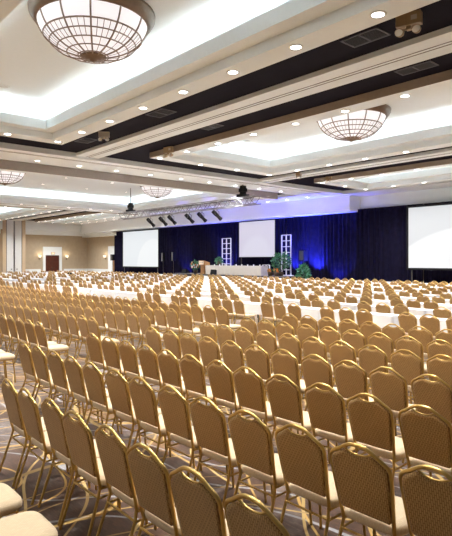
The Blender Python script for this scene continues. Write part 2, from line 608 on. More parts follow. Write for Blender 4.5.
side_lights((-39.7, 27.2), (-39.7, -2.0), "the long coffer's far raised line", ZS + RISE, gap=3.6)
side_lights((-35.6, 27.2), (-35.6, -2.0), "the long coffer's third raised line", ZS + RISE, gap=3.6)
side_lights((-31.6, 27.2), (-31.6, -2.0), "the long coffer's second raised line", ZS + RISE, gap=3.6)  # grid carried on past the seen fittings, added to brighten chairs below
side_lights((-27.7, 27.2), (-27.7, -2.0), "the long coffer's near raised line", ZS + RISE, gap=3.6)  # also an added line, there to light the chairs by the beam

for px, py, lab in ((4, 86.5, 'round white ceiling speaker on the raised ceiling of the nearest coffer'),
                    (246.8, 141.2, 'round white ceiling speaker on the raised ceiling of the second coffer')):
    x, y, z = at_z(px, py, ZS + RISE)
    t = thing('ceiling_speaker', lab, 'ceiling speaker', (x, y, z), 0, 'round ceiling speakers')
    MB().lathe([(.0, -.012), (.14, -.012)], 24).build('grille', mat('off white grille', (.60, .61, .60), .7), t)
    MB().lathe([(.14, -.02), (.19, -.015), (.20, 0)], 24).build('bezel', WHITE, t)

# ------------------------------------------------------------------ vents and emergency lights on the dark ceiling
def vent(px, py, label, l=.95, w=.55):
    x, y, z = at_z(px, py, ZD)
    t = thing('ceiling_vent', label, 'vent', (x, y, ZD), 0, 'black ceiling vents')
    f = MB().box(-l / 2, l / 2, -w / 2, -w / 2 + .04, -.02, 0).box(-l / 2, l / 2, w / 2 - .04, w / 2, -.02, 0)
    f.box(-l / 2, -l / 2 + .04, -w / 2, w / 2, -.02, 0).box(l / 2 - .04, l / 2, -w / 2, w / 2, -.02, 0).box(-.02, .02, -w / 2, w / 2, -.02, 0)
    f.build('frame', mat('vent frame grey', (0.06, 0.055, 0.065), 0.6), t)
    s = MB()
    for k in range(9):
        q = -w / 2 + .06 + k * (w - .12) / 8
        s.box(-l / 2 + .04, l / 2 - .04, q - .012, q + .006, -.012, -.003)
    s.build('grille', mat('vent slat', (0.02, 0.018, 0.022), 0.6), t)


vent(365, 37.5, 'black slatted ceiling vent beside the largest emergency light')
vent(416, 68, 'black slatted ceiling vent above the middle track beam, at the right', 1.0, .45)
vent(161, 113, 'black slatted ceiling vent midway along the near coffer edge', 1.0, .6)
vent(212, 126.8, 'black slatted ceiling vent beyond the track beam, near the photo centre', .9, .4)
vent(86, 140.3, "black slatted ceiling vent by the near coffer's corner", .9, .6)


def emergency(x, y, z, rz, label, body, s=1.0):
    t = thing('emergency_spotlight', label, 'emergency light', (x, y, z), rz, 'twin head emergency lights')
    MB().box(-.21 * s, .21 * s, -.07 * s, .07 * s, -.21 * s, 0).box(.05 * s, .15 * s, -.075 * s, -.07 * s, -.14 * s, -.06 * s, 1).build('housing', [body, PUTTYL], t)
    MB().box(-.04 * s, .04 * s, -.04 * s, .04 * s, -.28 * s, -.21 * s).tube([(-.14 * s, 0, -.26 * s), (.14 * s, 0, -.26 * s)], .018 * s, 6).build('bracket', body, t)
    for q in (-1, 1):
        h = MB()
        pts = [(q * .14 * s, .06 * s, -.30 * s), (q * .14 * s, -.02 * s, -.305 * s), (q * .145 * s, -.10 * s, -.32 * s)]
        h.tube(pts, [.04 * s, .07 * s, .075 * s], 12)
        ho = h.build('lamp_head', body, t)
        MB().lathe([(0, .012), (.05 * s, .01), (.070 * s, 0)], 12).build('lens', mat('pale lamp lens', (.9, .88, .82), .2), ho)  # opaque pale colour stands for light reflected in clear glass
        l = ho.children[0]; l.location = (q * .145 * s, -.103 * s, -.32 * s); l.rotation_euler = (PI / 2, 0, 0)
    return t


x, y, _ = at_z(409, 14, ZD)
emergency(x, y, ZD, .25, 'tan twin-headed emergency light, the largest, at the top right', PUTTY, 1.15)
x, y, _ = at_z(104, 132, ZD)
emergency(x, y, ZD, .9, 'pale grey twin-headed emergency light by the near coffer corner', PUTTYL, .95)
x, y, z = at_y(169.5, 142.5, 13.30)
emergency(x, 13.26, ZD - .02, .2, "tan twin-headed emergency light on the second coffer's near fascia", PUTTY, 1.15)
x, y, _ = at_z(299, 172.5, ZD)
emergency(x, y, ZD, .4, "tan emergency light beyond the second coffer, over the narrow channel", PUTTY, .8)
x, y, z = at_y(329, 178, 24.95)
emergency(x, 24.9, ZD - .02, .2, "tan emergency light on the third coffer's near fascia", PUTTY, .8)


# ------------------------------------------------------------------ chandeliers
def bowl_pt(R, D, s):      # s 0 (rim) .. 1 (bottom)
    a = s * PI / 2
    return (R * math.cos(a) ** 0.85, -D * math.sin(a) ** 1.12)


def chandelier(x, y, R, D, zr, label, first=[None]):
    if first[0] is not None:
        o = copy_tree(first[0], (x, y, zr), 0, label)
        o.scale = (R / 1.27,) * 3
        return o
    t = thing('bowl_chandelier', label, 'chandelier', (x, y, zr), 0, 'lit glass bowl chandeliers')
    NR = 12
    S = [0, .05, .12, .2, .28, .36, .44, .52, .6, .68, .76, .84, .92, .97]
    MB().lathe([bowl_pt(R, D, s) for s in S], 48).build('glass_bowl', BOWL, t)
    g = MB()
    for k in range(NR):
        a = 2 * PI * k / NR
        pts = []
        for s in S:
            r, z = bowl_pt(R * 1.006, D * 1.006, s)
            pts.append((r * math.cos(a), r * math.sin(a), z))
        g.tube(pts, .022, 5)
    bands = [.34, .47, .60, .73, .86]
    for s in bands:
        r, z = bowl_pt(R * 1.004, D * 1.004, s)
        g.tube([(r * math.cos(2 * PI * j / 48), r * math.sin(2 * PI * j / 48), z) for j in range(48)], .016 if s > .35 else .02, 5, closed=True)
    for k in range(NR * 4):
        if k % 4 == 0:
            continue
        a = 2 * PI * k / (NR * 4)
        pts = []
        e = .60 if k % 2 else .86
        for s in [.34 + (e - .34) * q / 4 for q in range(5)]:
            r, z = bowl_pt(R * 1.003, D * 1.003, s)
            pts.append((r * math.cos(a), r * math.sin(a), z))
        g.tube(pts, .0085, 4)
    g.build('leading', mat('bronze leading', (0.27, 0.19, 0.14), .45, metal=.3), t)
    MB().lathe([(R - .03, -.10), (R + .05, -.10), (R + .07, -.03), (R + .12, -.01), (R + .12, .05), (R + .17, .07), (R + .18, .16), (R + .1, .2), (R - .03, .2), (R - .03, -.10)], 64).build('rim', BRONZE, t)
    MB().lathe([(.30, -D * .955), (.31, -D * .985), (.24, -D * 1.02), (.2, -D * 1.02), (.17, -D * 1.06), (.09, -D * 1.06), (.08, -D * 1.1), (.0, -D * 1.13)], 24).build('finial', BRONZE, t)
    top = ZS + RISE - zr
    MB().lathe([(.0, top), (R * .72, top), (R * .72, top - .05), (R * .98, .2)], 32).build('ceiling_pan', WHITE, t)
    first[0] = t
    return t


ZR = HC + 5.60
chandelier(-11.45, 5.9, 1.27, .86, HC + 5.64, 'largest lit glass bowl chandelier, cut by the top edge of the photo')
chandelier(-12.3, 17.3, 1.30, .9, ZR, 'lit glass bowl chandelier in the second coffer, half behind its fascia')
chandelier(-33.6, 22.6, 1.2, .9, ZR, 'lit glass bowl chandelier in the long coffer, above the truss')
chandelier(-34.0, 11.5, 1.2, .9, ZR, 'lit glass bowl chandelier in the long coffer, at the left edge')

# ------------------------------------------------------------------ chairs
def by(z):      # the back leans away as it rises
    return -.19 - .115 * ((z - .42) / .51)


half = catmull([(.182, .395), (.187, .47), (.198, .60), (.207, .71), (.211, .785), (.207, .824), (.185, .850), (.14, .876), (.095, .904), (.05, .925), (0, .931)], 4)
FR = [(u, by(z), z) for u, z in half] + [(-u, by(z), z) for u, z in half[::-1][1:]]


def back_frame(n=8, r=.0125):
    return MB().tube(FR, r, n)


def back_panel(simple=False):
    hp = [(.166, .482), (.178, .495), (.187, .61), (.196, .71), (.200, .782), (.195, .816), (.176, .839), (.132, .864), (.102, .882), (.08, .881), (.04, .868), (0, .863)]
    if simple:
        hp = [(.175, .49), (.196, .71), (.200, .80), (.176, .839), (.09, .885), (0, .866)]
    ring = [(u, z) for u, z in hp] + [(-u, z) for u, z in hp[::-1][1:]]
    cz = .67
    mb = MB()
    n = len(ring)

    def lay(s, off):
        return [(u * s, by(cz + (z - cz) * s) + off, cz + (z - cz) * s) for u, z in ring]
    layers = [lay(1.0, -.012), lay(.985, -.017), lay(.9, -.0195)] if not simple else [lay(1.0, -.014), lay(.93, -.019)]
    front = [lay(1.0, .004), lay(.97, .016), lay(.86, .028), lay(.5, .034)] if not simple else [lay(1.0, .006), lay(.85, .026)]
    seq = layers[::-1] + front
    vs = [p for l in seq for p in l]
    fs = []
    for i in range(len(seq) - 1):
        for j in range(n):
            fs.append((i * n + j, i * n + (j + 1) % n, (i + 1) * n + (j + 1) % n, (i + 1) * n + j))
    mb.add(vs, fs, 0, True)
    # caps
    b = [(0, by(cz) - .020, cz)] + seq[0]
    mb.add(b, [(0, 1 + (j + 1) % n, 1 + j) for j in range(n)], 0, True)
    b = [(0, by(cz) + .036, cz)] + seq[-1]
    mb.add(b, [(0, 1 + j, 1 + (j + 1) % n) for j in range(n)], 0, True)
    return mb


def seat_pad(simple=False):
    n = 28 if not simple else 12
    mb = MB()

    def lay(s, z):
        out = []
        for j in range(n):
            a = 2 * PI * j / n
            c, q = math.cos(a), math.sin(a)
            e = .42
            out.append((s * .218 * math.copysign(abs(c) ** e, c), .012 + s * .212 * math.copysign(abs(q) ** e, q), z))
        return out
    seq = [lay(.92, .398), lay(.985, .405), lay(1.0, .425), lay(.985, .447), lay(.93, .460), lay(.7, .468)] if not simple else [lay(.95, .40), lay(1.0, .43), lay(.93, .46)]
    vs = [p for l in seq for p in l]
    fs = []
    for i in range(len(seq) - 1):
        for j in range(n):
            fs.append((i * n + j, i * n + (j + 1) % n, (i + 1) * n + (j + 1) % n, (i + 1) * n + j))
    mb.add(vs, fs, 0, True)
    mb.add(seq[0], [tuple(range(n))[::-1]], 0)
    b = [(0, .012, seq[-1][0][2] + .002)] + seq[-1]
    mb.add(b, [(0, 1 + j, 1 + (j + 1) % n) for j in range(n)], 0, True)
    return mb


def leg(sx, front):
    if front:
        pts = [(sx * .19, .165, .40), (sx * .195, .178, .30), (sx * .20, .205, 0)]
    else:
        pts = [(sx * .176, -.185, .41), (sx * .185, -.20, .34), (sx * .20, -.315, 0)]
    return MB().tube(pts, .0115, 7)


def stretcher():
    mb = MB()
    mb.tube([(-.185, -.205, .335), (.185, -.205, .335)], .009, 6)
    for s in (-1, 1):
        mb.tube([(s * .187, -.205, .33), (s * .193, .172, .335)], .009, 6)
        mb.tube([(s * .18, -.18, .392), (s * .18, .17, .392)], .010, 6)
    mb.tube([(-.19, .165, .388), (.19, .165, .388)], .010, 6)
    return mb


def grip():
    P = catmull([(.104, .900), (.082, .889), (.05, .874), (0, .868), (-.05, .874), (-.082, .889), (-.104, .900)], 4)
    return MB().tube([(u, by(z) - .004, z) for u, z in P], .0075, 6)


ME = {
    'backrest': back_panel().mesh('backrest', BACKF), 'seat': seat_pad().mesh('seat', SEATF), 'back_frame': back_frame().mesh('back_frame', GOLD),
    'hand_grip': grip().mesh('hand_grip', GOLD), 'stretcher': stretcher().mesh('stretcher', GOLD),
    'leg': [leg(s, f).mesh('leg', GOLD) for f in (False, True) for s in (-1, 1)],
}
us = MB()
for f in (False, True):
    for s in (-1, 1):
        l = leg(s, f); us.add(l.v, l.f, 0, True)
l = stretcher(); us.add(l.v, l.f, 0, True)
ME['underframe'] = us.mesh('underframe', GOLD)

chair_full = [None]
chair_small = [None]


def put_chair(x, y, rz, label, group, full):
    src = chair_full if full else chair_small
    if src[0] is not None:
        return copy_tree(src[0], (x, y, 0), rz, label, group)
    t = thing('banquet_chair', label, 'chair', (x, y, 0), rz, group)
    link('backrest', ME['backrest'], t); link('seat', ME['seat'], t)
    link('back_frame', ME['back_frame'], t)
    if full:
        link('hand_grip', ME['hand_grip'], t); link('stretcher', ME['stretcher'], t)
        for m in ME['leg']:
            link('leg', m, t)
    else:
        link('underframe', ME['underframe'], t)
    src[0] = t
    return t


BK = .302     # back top lies this far behind the chair's middle
plan = []     # every chair of the hall: (distance, x, y, rz, label, group, theatre?)


def visible(x, y):
    for (u, v, z) in ((0, -BK, .93), (-.2, -BK, .8), (.2, -BK, .8), (0, .2, .46), (-.2, .2, .46), (.2, .2, .46)):
        if in_frame(x + u, y + v, z, 1):
            return True
    return False


ROWS = [  # back-top Y, right section (first X, pitch, last X), first chair of the section across the aisle
    ('nearest row', .82, None, (-3.16, .57, -4.4)),
    ('first row of backs', 1.74, (-5.06, .466, -1.5), None),
    ('second row of backs', 2.71, (-7.28, .491, -1.3), (-9.22, .49, -12)),
    ('third row of backs', 3.81, (-7.43, .489, -1.6), (-9.48, .49, -16)),
    ('fourth row of backs', 4.90, (-7.45, .489, -1.9), (-9.55, .49, -20)),
    ('fifth row of backs', 6.03, (-7.40, .489, -2.4), (-9.50, .49, -23)),
    ('sixth row of backs', 7.15, (-7.50, .489, -2.9), (-9.60, .49, -26)),
    ('seventh row of backs', 8.35, (-7.50, .489, -3.5), (-9.70, .49, -29)),
]
for name, yb_, right, left in ROWS:
    for side, seg in (('right of', right), ('left of', left)):
        if seg is None:
            continue
        lst = []
        x = seg[0]
        st = seg[1] if side == 'right of' else -seg[1]
        while (x <= seg[2] if st > 0 else x >= seg[2]):
            xx = x + random.uniform(-.012, .012); yy = yb_ + BK + random.uniform(-.015, .015)
            if visible(xx, yy):
                lst.append((xx, yy))
            x += st
        for k, (xx, yy) in enumerate(lst):
            if name == 'nearest row':
                lab = 'cream seat of a banquet chair in the lower left corner, %s' % ('at the bottom edge' if k == 0 else 'the upper one, %s' % nth(k + 1))
            elif side == 'right of':
                lab = 'tan banquet chair, %s from the left in the %s, right of aisle' % (nth(k + 1), name)
            else:
                lab = 'tan banquet chair, %s from the aisle in the %s, left of aisle' % (nth(k + 1), name)
            plan.append((proj(xx, yy - BK, .8)[2], xx, yy, random.uniform(-.025, .025), lab, 'chairs in the theatre rows', True))

TROWS = [10.42, 12.32, 14.25, 16.18, 18.1, 20.0, 21.9, 23.8, 25.7, 27.5]
TP = 2.13
tables = []
for r, yb_ in enumerate(TROWS):
    off = -.20 * r
    row = []
    k = -30
    while k < 8:
        xc_ = -7.6 + off + k * TP
        k += 1
        if xc_ < -59.5 or xc_ > -3:
            continue
        # two cross aisles
        if any(lo < xc_ < lo + 2.13 for lo in (-37.4, -54.0)):
            continue
        yt = yb_ + .81
        if not any(in_frame(xc_ + u, yt, .75, 6) for u in (-.9, 0, .9)):
            continue
        row.append((xc_, yt))
    row.sort(key=lambda p: -p[0])
    for k, (xc_, yt) in enumerate(row):
        tables.append((r, k + 1, xc_, yt))
        missing = (r == 0 and -20.8 < xc_ < -18.2)
        for q, w in ((-1, 'left'), (0, 'middle'), (1, 'right')):
            xx = xc_ + q * .535 + random.uniform(-.03, .03)
            yy = yb_ + BK + random.uniform(-.03, .03)
            if missing or not visible(xx, yy):
                continue
            lab = 'tan banquet chair, %s one at the %s table from the right, %s table row' % (w, nth(k + 1), nth(r + 1))
            plan.append((proj(xx, yy - BK, .8)[2], xx, yy, random.uniform(-.06, .06), lab, 'chairs at the white tables', False))

plan.sort(key=lambda p: p[0])
rest = []
for n, (d, x, y, rz, lab, grp, th) in enumerate(plan):
    if n < 300:
        put_chair(x, y, rz, lab, grp, th and d < 13)
    else:
        rest.append((x, y, rz))
far = MB()
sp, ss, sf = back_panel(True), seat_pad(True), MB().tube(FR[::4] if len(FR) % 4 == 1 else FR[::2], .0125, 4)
sl = MB()
for f in (False, True):
    for s in (-1, 1):
        l = leg(s, f)
        a, b_ = l.v[0], l.v[-1]
        pts = [(s * .19, .165, .40), (s * .20, .205, 0)] if f else [(s * .176, -.185, .41), (s * .20, -.315, 0)]
        sl.tube(pts, .0115, 3, cap=False)
for (x, y, rz) in rest:
    Mx = Matrix.Translation((x, y, 0)) @ Matrix.Rotation(rz, 4, 'Z')
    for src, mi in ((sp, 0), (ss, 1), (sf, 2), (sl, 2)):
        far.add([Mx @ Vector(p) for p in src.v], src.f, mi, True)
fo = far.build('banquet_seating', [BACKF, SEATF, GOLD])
tag(fo, 'far rows of tan banquet chairs at the white tables before the stage', 'chairs', None, 'stuff')
print('chairs planned', len(plan), 'far', len(rest), 'tables', len(tables))

# ------------------------------------------------------------------ tables and cloths
TW, TD = 1.83, .46


def cloth_mesh(drop=.29):
    w, d, z = TW / 2 + .012, TD / 2 + .012, .757
    nx, ny = 26, 6
    per = []
    for i in range(nx): per.append((-w + 2 * w * i / nx, -d))
    for i in range(ny): per.append((w, -d + 2 * d * i / ny))
    for i in range(nx): per.append((w - 2 * w * i / nx, d))
    for i in range(ny): per.append((-w, d - 2 * d * i / ny))
    n = len(per)
    mb = MB()
    def ringz(zz, amp, ph):
        out = []
        for j, (x, y) in enumerate(per):
            o = 1 + 0 * j
            a = amp * (0.5 + 0.5 * math.sin(j * 1.9 + ph))
            nx_, ny_ = (0, -1) if j < nx else (1, 0) if j < nx + ny else (0, 1) if j < 2 * nx + ny else (-1, 0)
            out.append((x + nx_ * a, y + ny_ * a, zz))
        return out
    L_ = [ringz(z, 0, 0), ringz(z - .012, .004, 0), ringz(z - drop * .5, .010, .3), ringz(z - drop, .02, .6)]
    for i in range(3):
        mb.add(L_[i] + L_[i + 1], [(j, n + j, n + (j + 1) % n, (j + 1) % n) for j in range(n)], 0, True)
    mb.add(L_[0], [tuple(range(n))], 0)
    # inner face of the linen
    inn = [[(x * .993, y * .985, zz - (.003 if i == 0 else 0)) for x, y, zz in l] for i, l in enumerate(L_)]
    for i in range(3):
        mb.add(inn[i] + inn[i + 1], [(j, (j + 1) % n, n + (j + 1) % n, n + j) for j in range(n)], 0, True)
    mb.add(inn[0], [tuple(range(n))[::-1]], 0)
    mb.add(L_[3] + inn[3], [(j, n + j, n + (j + 1) % n, (j + 1) % n) for j in range(n)], 0)
    return mb.mesh('tablecloth', CLOTH)


CL = cloth_mesh()
TT = MB().box(-TW / 2, TW / 2, -TD / 2, TD / 2, .72, .75).mesh('tabletop', PLY)
TL = []
for s in (-1, 1):
    mb = MB()
    for q in (-1, 1):
        mb.tube([(s * .72, q * .16, .72), (s * .74, q * .19, 0)], .014, 6)
    mb.tube([(s * .735, -.175, .2), (s * .735, .175, .2)], .011, 6)
    TL.append(mb.mesh('leg_frame', STEEL))
TABLE_ONE = MB()
TABLE_ONE.box(-TW / 2, TW / 2, -TD / 2, TD / 2, .72, .75)
for s in (-1, 1):
    for q in (-1, 1):
        TABLE_ONE.box(s * .73 - .014, s * .73 + .014, q * .17 - .014, q * .17 + .014, 0, .72, 1)
TONE = TABLE_ONE.mesh('folding_table', [PLY, STEEL])
for (r, k, x, y) in tables:
    rz = random.uniform(-.012, .012)
    if r < 2:
        t = thing('folding_table', 'narrow folding table under white cloth, %s from the right in the %s table row' % (nth(k), nth(r + 1)), 'table', (x, y, 0), rz, 'classroom tables')
        link('tabletop', TT, t)
        for m in TL:
            link('leg_frame', m, t)
    else:
        o = link('folding_table', TONE, None, (x, y, 0), rz)
        tag(o, 'narrow folding table under white cloth, %s from the right in the %s table row' % (nth(k), nth(r + 1)), 'table', 'classroom tables')
    c = link('tablecloth', CL, None, (x, y, 0), rz)
    tag(c, 'white cloth over the %s table from the right in the %s table row' % (nth(k), nth(r + 1)), 'tablecloth', 'white tablecloths')

# little projector on a far table
best = min(tables, key=lambda t: (proj(t[2], t[3], .95)[0] - 70) ** 2 + (proj(t[2], t[3], .95)[1] - 272) ** 2)
t = thing('projector', 'small black projector on a far table in front of the left wall', 'projector', (best[2], best[3], .757), -.4)
MB().box(-.26, .26, -.17, .17, .03, .2).build('body', BLACK, t)
MB().lathe([(.0, .03), (.05, .03), (.06, 0)], 12).build('lens', GLASSY, t).location = (.12, .16, .12)
t.children[1].rotation_euler = (-PI / 2, 0, 0)
for s in (-1, 1):
    MB().lathe([(.02, 0), (.025, .03), (0, .03)], 8, c=(s * .2, 0, 0)).build('foot', BLACK, t)

# ------------------------------------------------------------------ stage drapes
def drape(x0, x1, ztop, label, yc=32.72, m=NAVY):
    L_ = x1 - x0
    n = int(L_ / .035)
    mb = MB()
    cols = []
    ph = random.uniform(0, 6)
    for i in range(n + 1):
        x = i * L_ / n
        a = math.sin(x * 2 * PI / .40 + ph + 1.6 * math.sin(x * 1.3) + math.sin(x * 3.1)) * (.06 + .03 * math.sin(x * 1.7)) + .035 * math.sin(x * 2 * PI / 1.1 + ph)
        cols.append((x - L_ / 2, a))
    vs = []
    for z, k in ((.03, 1.1), (1.5, 1.0), (ztop - .4, .85), (ztop, .55)):
        vs += [(x, a * k, z) for x, a in cols]
    back = [(x, y + .012, z) for x, y, z in vs]
    w = n + 1
    fs = [(r * w + i, r * w + i + 1, (r + 1) * w + i + 1, (r + 1) * w + i) for r in range(3) for i in range(n)]
    mb.add(vs, fs, 0, True)
    mb.add(back, [f[::-1] for f in fs], 0, True)
    o = mb.build('stage_drape', m, None, ((x0 + x1) / 2, yc, 0))
    return tag(o, label, 'drape', 'dark stage drapes')


zl, zr_ = HC + 3.53, HC + 3.735
drape(-57.9, -46.2, zl, 'dark navy pleated drape hanging behind the left projection screen')
drape(-46.2, -37.9, zl, 'dark navy pleated drape between left screen and lectern')
drape(-37.9, -29.6, zl, 'dark blue pleated drape behind the centre screen and head table')
drape(-29.6, -22.72, zl, 'bright blue lit pleated drape right of the centre screen')
drape(-22.72, -17.6, zr_, 'near-black pleated drape just left of the right screen')
drape(-17.6, -8.0, zr_, 'near-black pleated drape behind the right projection screen')


def screen_mat(name, base, add, c, R, soft):
    """a picture thrown on the screen: pale ground with a large paler disc"""
    m, nt, b = M_nodes(name)
    N, L = nt.nodes.new, nt.links.new
    tc = N('ShaderNodeTexCoord')
    vm = N('ShaderNodeVectorMath'); vm.operation = 'DISTANCE'
    L(tc.outputs['Object'], vm.inputs[0]); vm.inputs[1].default_value = c
    r = N('ShaderNodeValToRGB')
    r.color_ramp.elements[0].position = R - soft; r.color_ramp.elements[1].position = R
    r.color_ramp.elements[0].color = (*add, 1); r.color_ramp.elements[1].color = (*base, 1)
    dv = N('ShaderNodeMath'); dv.operation = 'DIVIDE'; dv.inputs[1].default_value = 10
    L(vm.outputs['Value'], dv.inputs[0]); L(dv.outputs[0], r.inputs['Fac'])
    L(r.outputs['Color'], b.inputs['Emission Color'])
    b.inputs['Emission Strength'].default_value = .82
    b.inputs['Base Color'].default_value = (.1, .1, .1, 1)
    b.inputs['Specular IOR Level'].default_value = .1
    b.inputs['Roughness'].default_value = .9
    return m


def screen(x0, x1, z0, z1, y, label, m, border=.14, skirt=None):
    w, h = (x1 - x0) / 2, z1 - z0
    t = thing('projection_screen', label, 'projection screen', ((x0 + x1) / 2, y, z0))
    f = MB().box(-w - border, w + border, -.03, .03, -border, 0).box(-w - border, w + border, -.03, .03, h, h + border)
    f.box(-w - border, -w, -.03, .03, 0, h).box(w, w + border, -.03, .03, 0, h)
    f.build('frame', BLACK, t)
    MB().box(-w, w, -.012, .02, 0, h).build('screen_surface', m, t)
    mb = MB()
    for s in (-1, 1):
        mb.box(s * (w - .2) - .04, s * (w - .2) + .04, .03, .09, -z0, h * .5)
        mb.box(s * (w - .2) - .04, s * (w - .2) + .04, -.7, .35, -z0, -z0 + .06)
    mb.build('stand', STEEL, t)
    return t


YS = 31.9
a = at_y(123.2, 266, YS); b_ = at_y(158.3, 229.6, YS)
screen(a[0], b_[0], a[2] - .03, b_[2], YS, 'large lit white screen at the far left of the stage wall',
       screen_mat('left screen picture', (.68, .72, .75), (.75, .78, .80), (2.6, 0, -.2), .33, .02))
a = at_y(239.3, 257, 31.9); b_ = at_y(275, 219.8, 31.9)
screen(a[0], b_[0], a[2], b_[2], 31.9, 'pale lavender centre screen hanging above the head table',
       screen_mat('centre screen picture', (.58, .55, .68), (.62, .60, .72), (0, 0, 0), .2, .05), .05)
a = at_y(408.6, 267.8, YS)
xr = at_y(462, 0, YS)[0]
zt_ = at_y(408.6, 208, YS)[2]
screen(a[0], a[0] + 7.9, a[2], zt_, YS, 'largest lit screen, cut by the right edge of the photo',
       screen_mat('right screen picture', (.66, .68, .70), (.83, .85, .86), (.3, 0, -5.5), .815, .015))

# ------------------------------------------------------------------ stage
SZ = .85
sx0, sx1 = -41.0, -26.9
t = thing('stage_riser', 'low stage platform with black skirting below the centre screen', 'stage', ((sx0 + sx1) / 2, 30.35, 0))
sw = (sx1 - sx0) / 2
MB().box(-sw, sw, -1.0, 1.2, SZ - .08, SZ).build('deck', STAGE, t)
mb = MB()
for i in range(int(2 * sw / .12)):
    x = -sw + .02 + i * .12
    mb.box(x, x + .09, -.99, -.96, .01, SZ - .08)
mb.box(-sw + .02, sw - .02, -.97, -.95, .01, SZ - .08).box(-sw + .02, -sw + .04, -.95, 1.15, .01, SZ - .08).box(sw - .04, sw - .02, -.95, 1.15, .01, SZ - .08)
mb.build('skirting', VALANCE, t)

YT = 29.95
hx0, hx1 = at_y(209, 0, YT)[0], at_y(264.5, 0, YT)[0]
HZ = at_y(236, 265.7, YT)[2]
t = thing('head_table', 'long head table with grey pleated skirt on the stage', 'table', ((hx0 + hx1) / 2, YT, SZ))
hw = (hx1 - hx0) / 2
MB().box(-hw, hw, -.38, .38, HZ - SZ - .03, HZ - SZ).build('tabletop', SKIRT, t)
mb = MB()
cols = []
n = int(2 * hw / .03)
for i in range(n + 1):
    x = -hw + 2 * hw * i / n
    cols.append((x, -.40 - .025 * math.sin(x * 2 * PI / .19)))
vs = [(x, y, z) for z in (.01, HZ - SZ - .005) for x, y in cols]
vb = [(x, y + .01, z) for x, y, z in vs]
fs = [(i, i + 1, n + 2 + i, n + 1 + i) for i in range(n)]
mb.add(vs, fs, 0, True); mb.add(vb, [f[::-1] for f in fs], 0, True)
for s in (-1, 1):
    mb.box(s * hw - .012, s * hw + .012, -.4, .38, .01, HZ - SZ - .01)
mb.build('skirt', SKIRT, t)
for k in range(9):
    x = hx0 + .9 + k * (hx1 - hx0 - 1.3) / 8
    o = MB().lathe([(.0, 0), (.04, 0), (.045, .11), (.04, .11), (.036, .01), (0, .01)], 10).build('water_glass', GLASSY, None, (x, YT - .12, HZ))
    tag(o, 'clear water glass on the head table, %s from the left' % nth(k + 1), 'glass', 'glasses on the head table')

# lectern
lx = at_y(205, 0, 29.75)[0]
t = thing('lectern', 'oak lectern with pale front plaque at the left end of the head table', 'lectern', (lx - .1, 29.75, SZ), -.15)
lh = at_y(205, 260.5, 29.75)[2] - SZ
MB().box(-.36, .36, -.25, .25, 0, .1).box(-.31, .31, -.2, .2, .1, lh - .42).build('column', WOOD, t)
mb = MB()
mb.add([(-.46, -.3, lh - .42), (.46, -.3, lh - .42), (.46, .3, lh - .42), (-.46, .3, lh - .42), (-.46, -.3, lh), (.46, -.3, lh), (.46, .3, lh - .18), (-.46, .3, lh - .18)],
       [(3, 2, 1, 0), (4, 5, 6, 7), (0, 1, 5, 4), (1, 2, 6, 5), (2, 3, 7, 6), (3, 0, 4, 7)])
mb.build('reading_desk', WOOD, t)
MB().box(-.40, .40, -.315, -.30, lh - .36, lh - .06).build('plaque', mat('pale plaque', (.72, .62, .48), .5), t)
MB().box(-.30, -.06, -.32, -.315, lh - .19, lh - .15).box(.06, .30, -.32, -.315, lh - .19, lh - .15).build('plaque_mark', STEEL, t)


# white lattice pillars
def lattice(px0, px1, pt, y, z0, cols, rows, label):
    x0, x1 = at_y(px0, 0, y)[0], at_y(px1, 0, y)[0]
    z1 = at_y((px0 + px1) / 2, pt, y)[2]
    w, h = (x1 - x0) / 2, z1 - z0
    t = thing('garden_lattice', label, 'stage decor', ((x0 + x1) / 2, y, z0), 0, 'white lattice stage columns')
    mb = MB()
    for i in range(cols + 1):
        x = -w + 2 * w * i / cols
        mb.box(x - .035, x + .035, -.04, .04, 0, h)
    for j in range(rows + 1):
        z = h * j / rows
        mb.box(-w, w, -.03, .03, max(0, z - .028), z + .028)
    mb.build('lattice', LATT, t)
    MB().box(-w - .08, w + .08, -.25, .25, 0, .05).build('base', LATT, t)


lattice(222.3, 230.8, 238.5, 31.2, SZ + .004, 2, 7, 'tall white lattice column left of the centre screen')
lattice(281.8, 290.8, 235, 31.1, SZ + .004, 2, 7, 'tall white lattice column right of the centre screen')
lattice(262.8, 269.5, 265, 30.9, SZ + .004, 2, 2, 'low white lattice piece at the right end of the head table')


# plants
def foliage(mb, n, rx, ry, rz_, cz, size, mi=0, up=0.0):
    for _ in range(n):
        while True:
            p = Vector((random.uniform(-1, 1), random.uniform(-1, 1), random.uniform(-1, 1)))
            if .15 < p.length < 1:
                break
        d = p.normalized()
        c = Vector((p.x * rx, p.y * ry, cz + p.z * rz_))
        d = (d + Vector((random.uniform(-.6, .6), random.uniform(-.6, .6), random.uniform(-.4, .4) + up))).normalized()
        s = d.cross(Vector((random.uniform(-1, 1), random.uniform(-1, 1), random.uniform(-1, 1)))).normalized()
        l, w = size * random.uniform(.7, 1.3), size * random.uniform(.2, .32)
        nrm = d.cross(s).normalized() * (w * .25)
        mb.add([c, c + d * l * .5 + s * w + nrm, c + d * l, c + d * l * .5 - s * w + nrm, c + d * l * .5], [(0, 1, 4), (1, 2, 4), (2, 3, 4), (3, 0, 4)], mi)


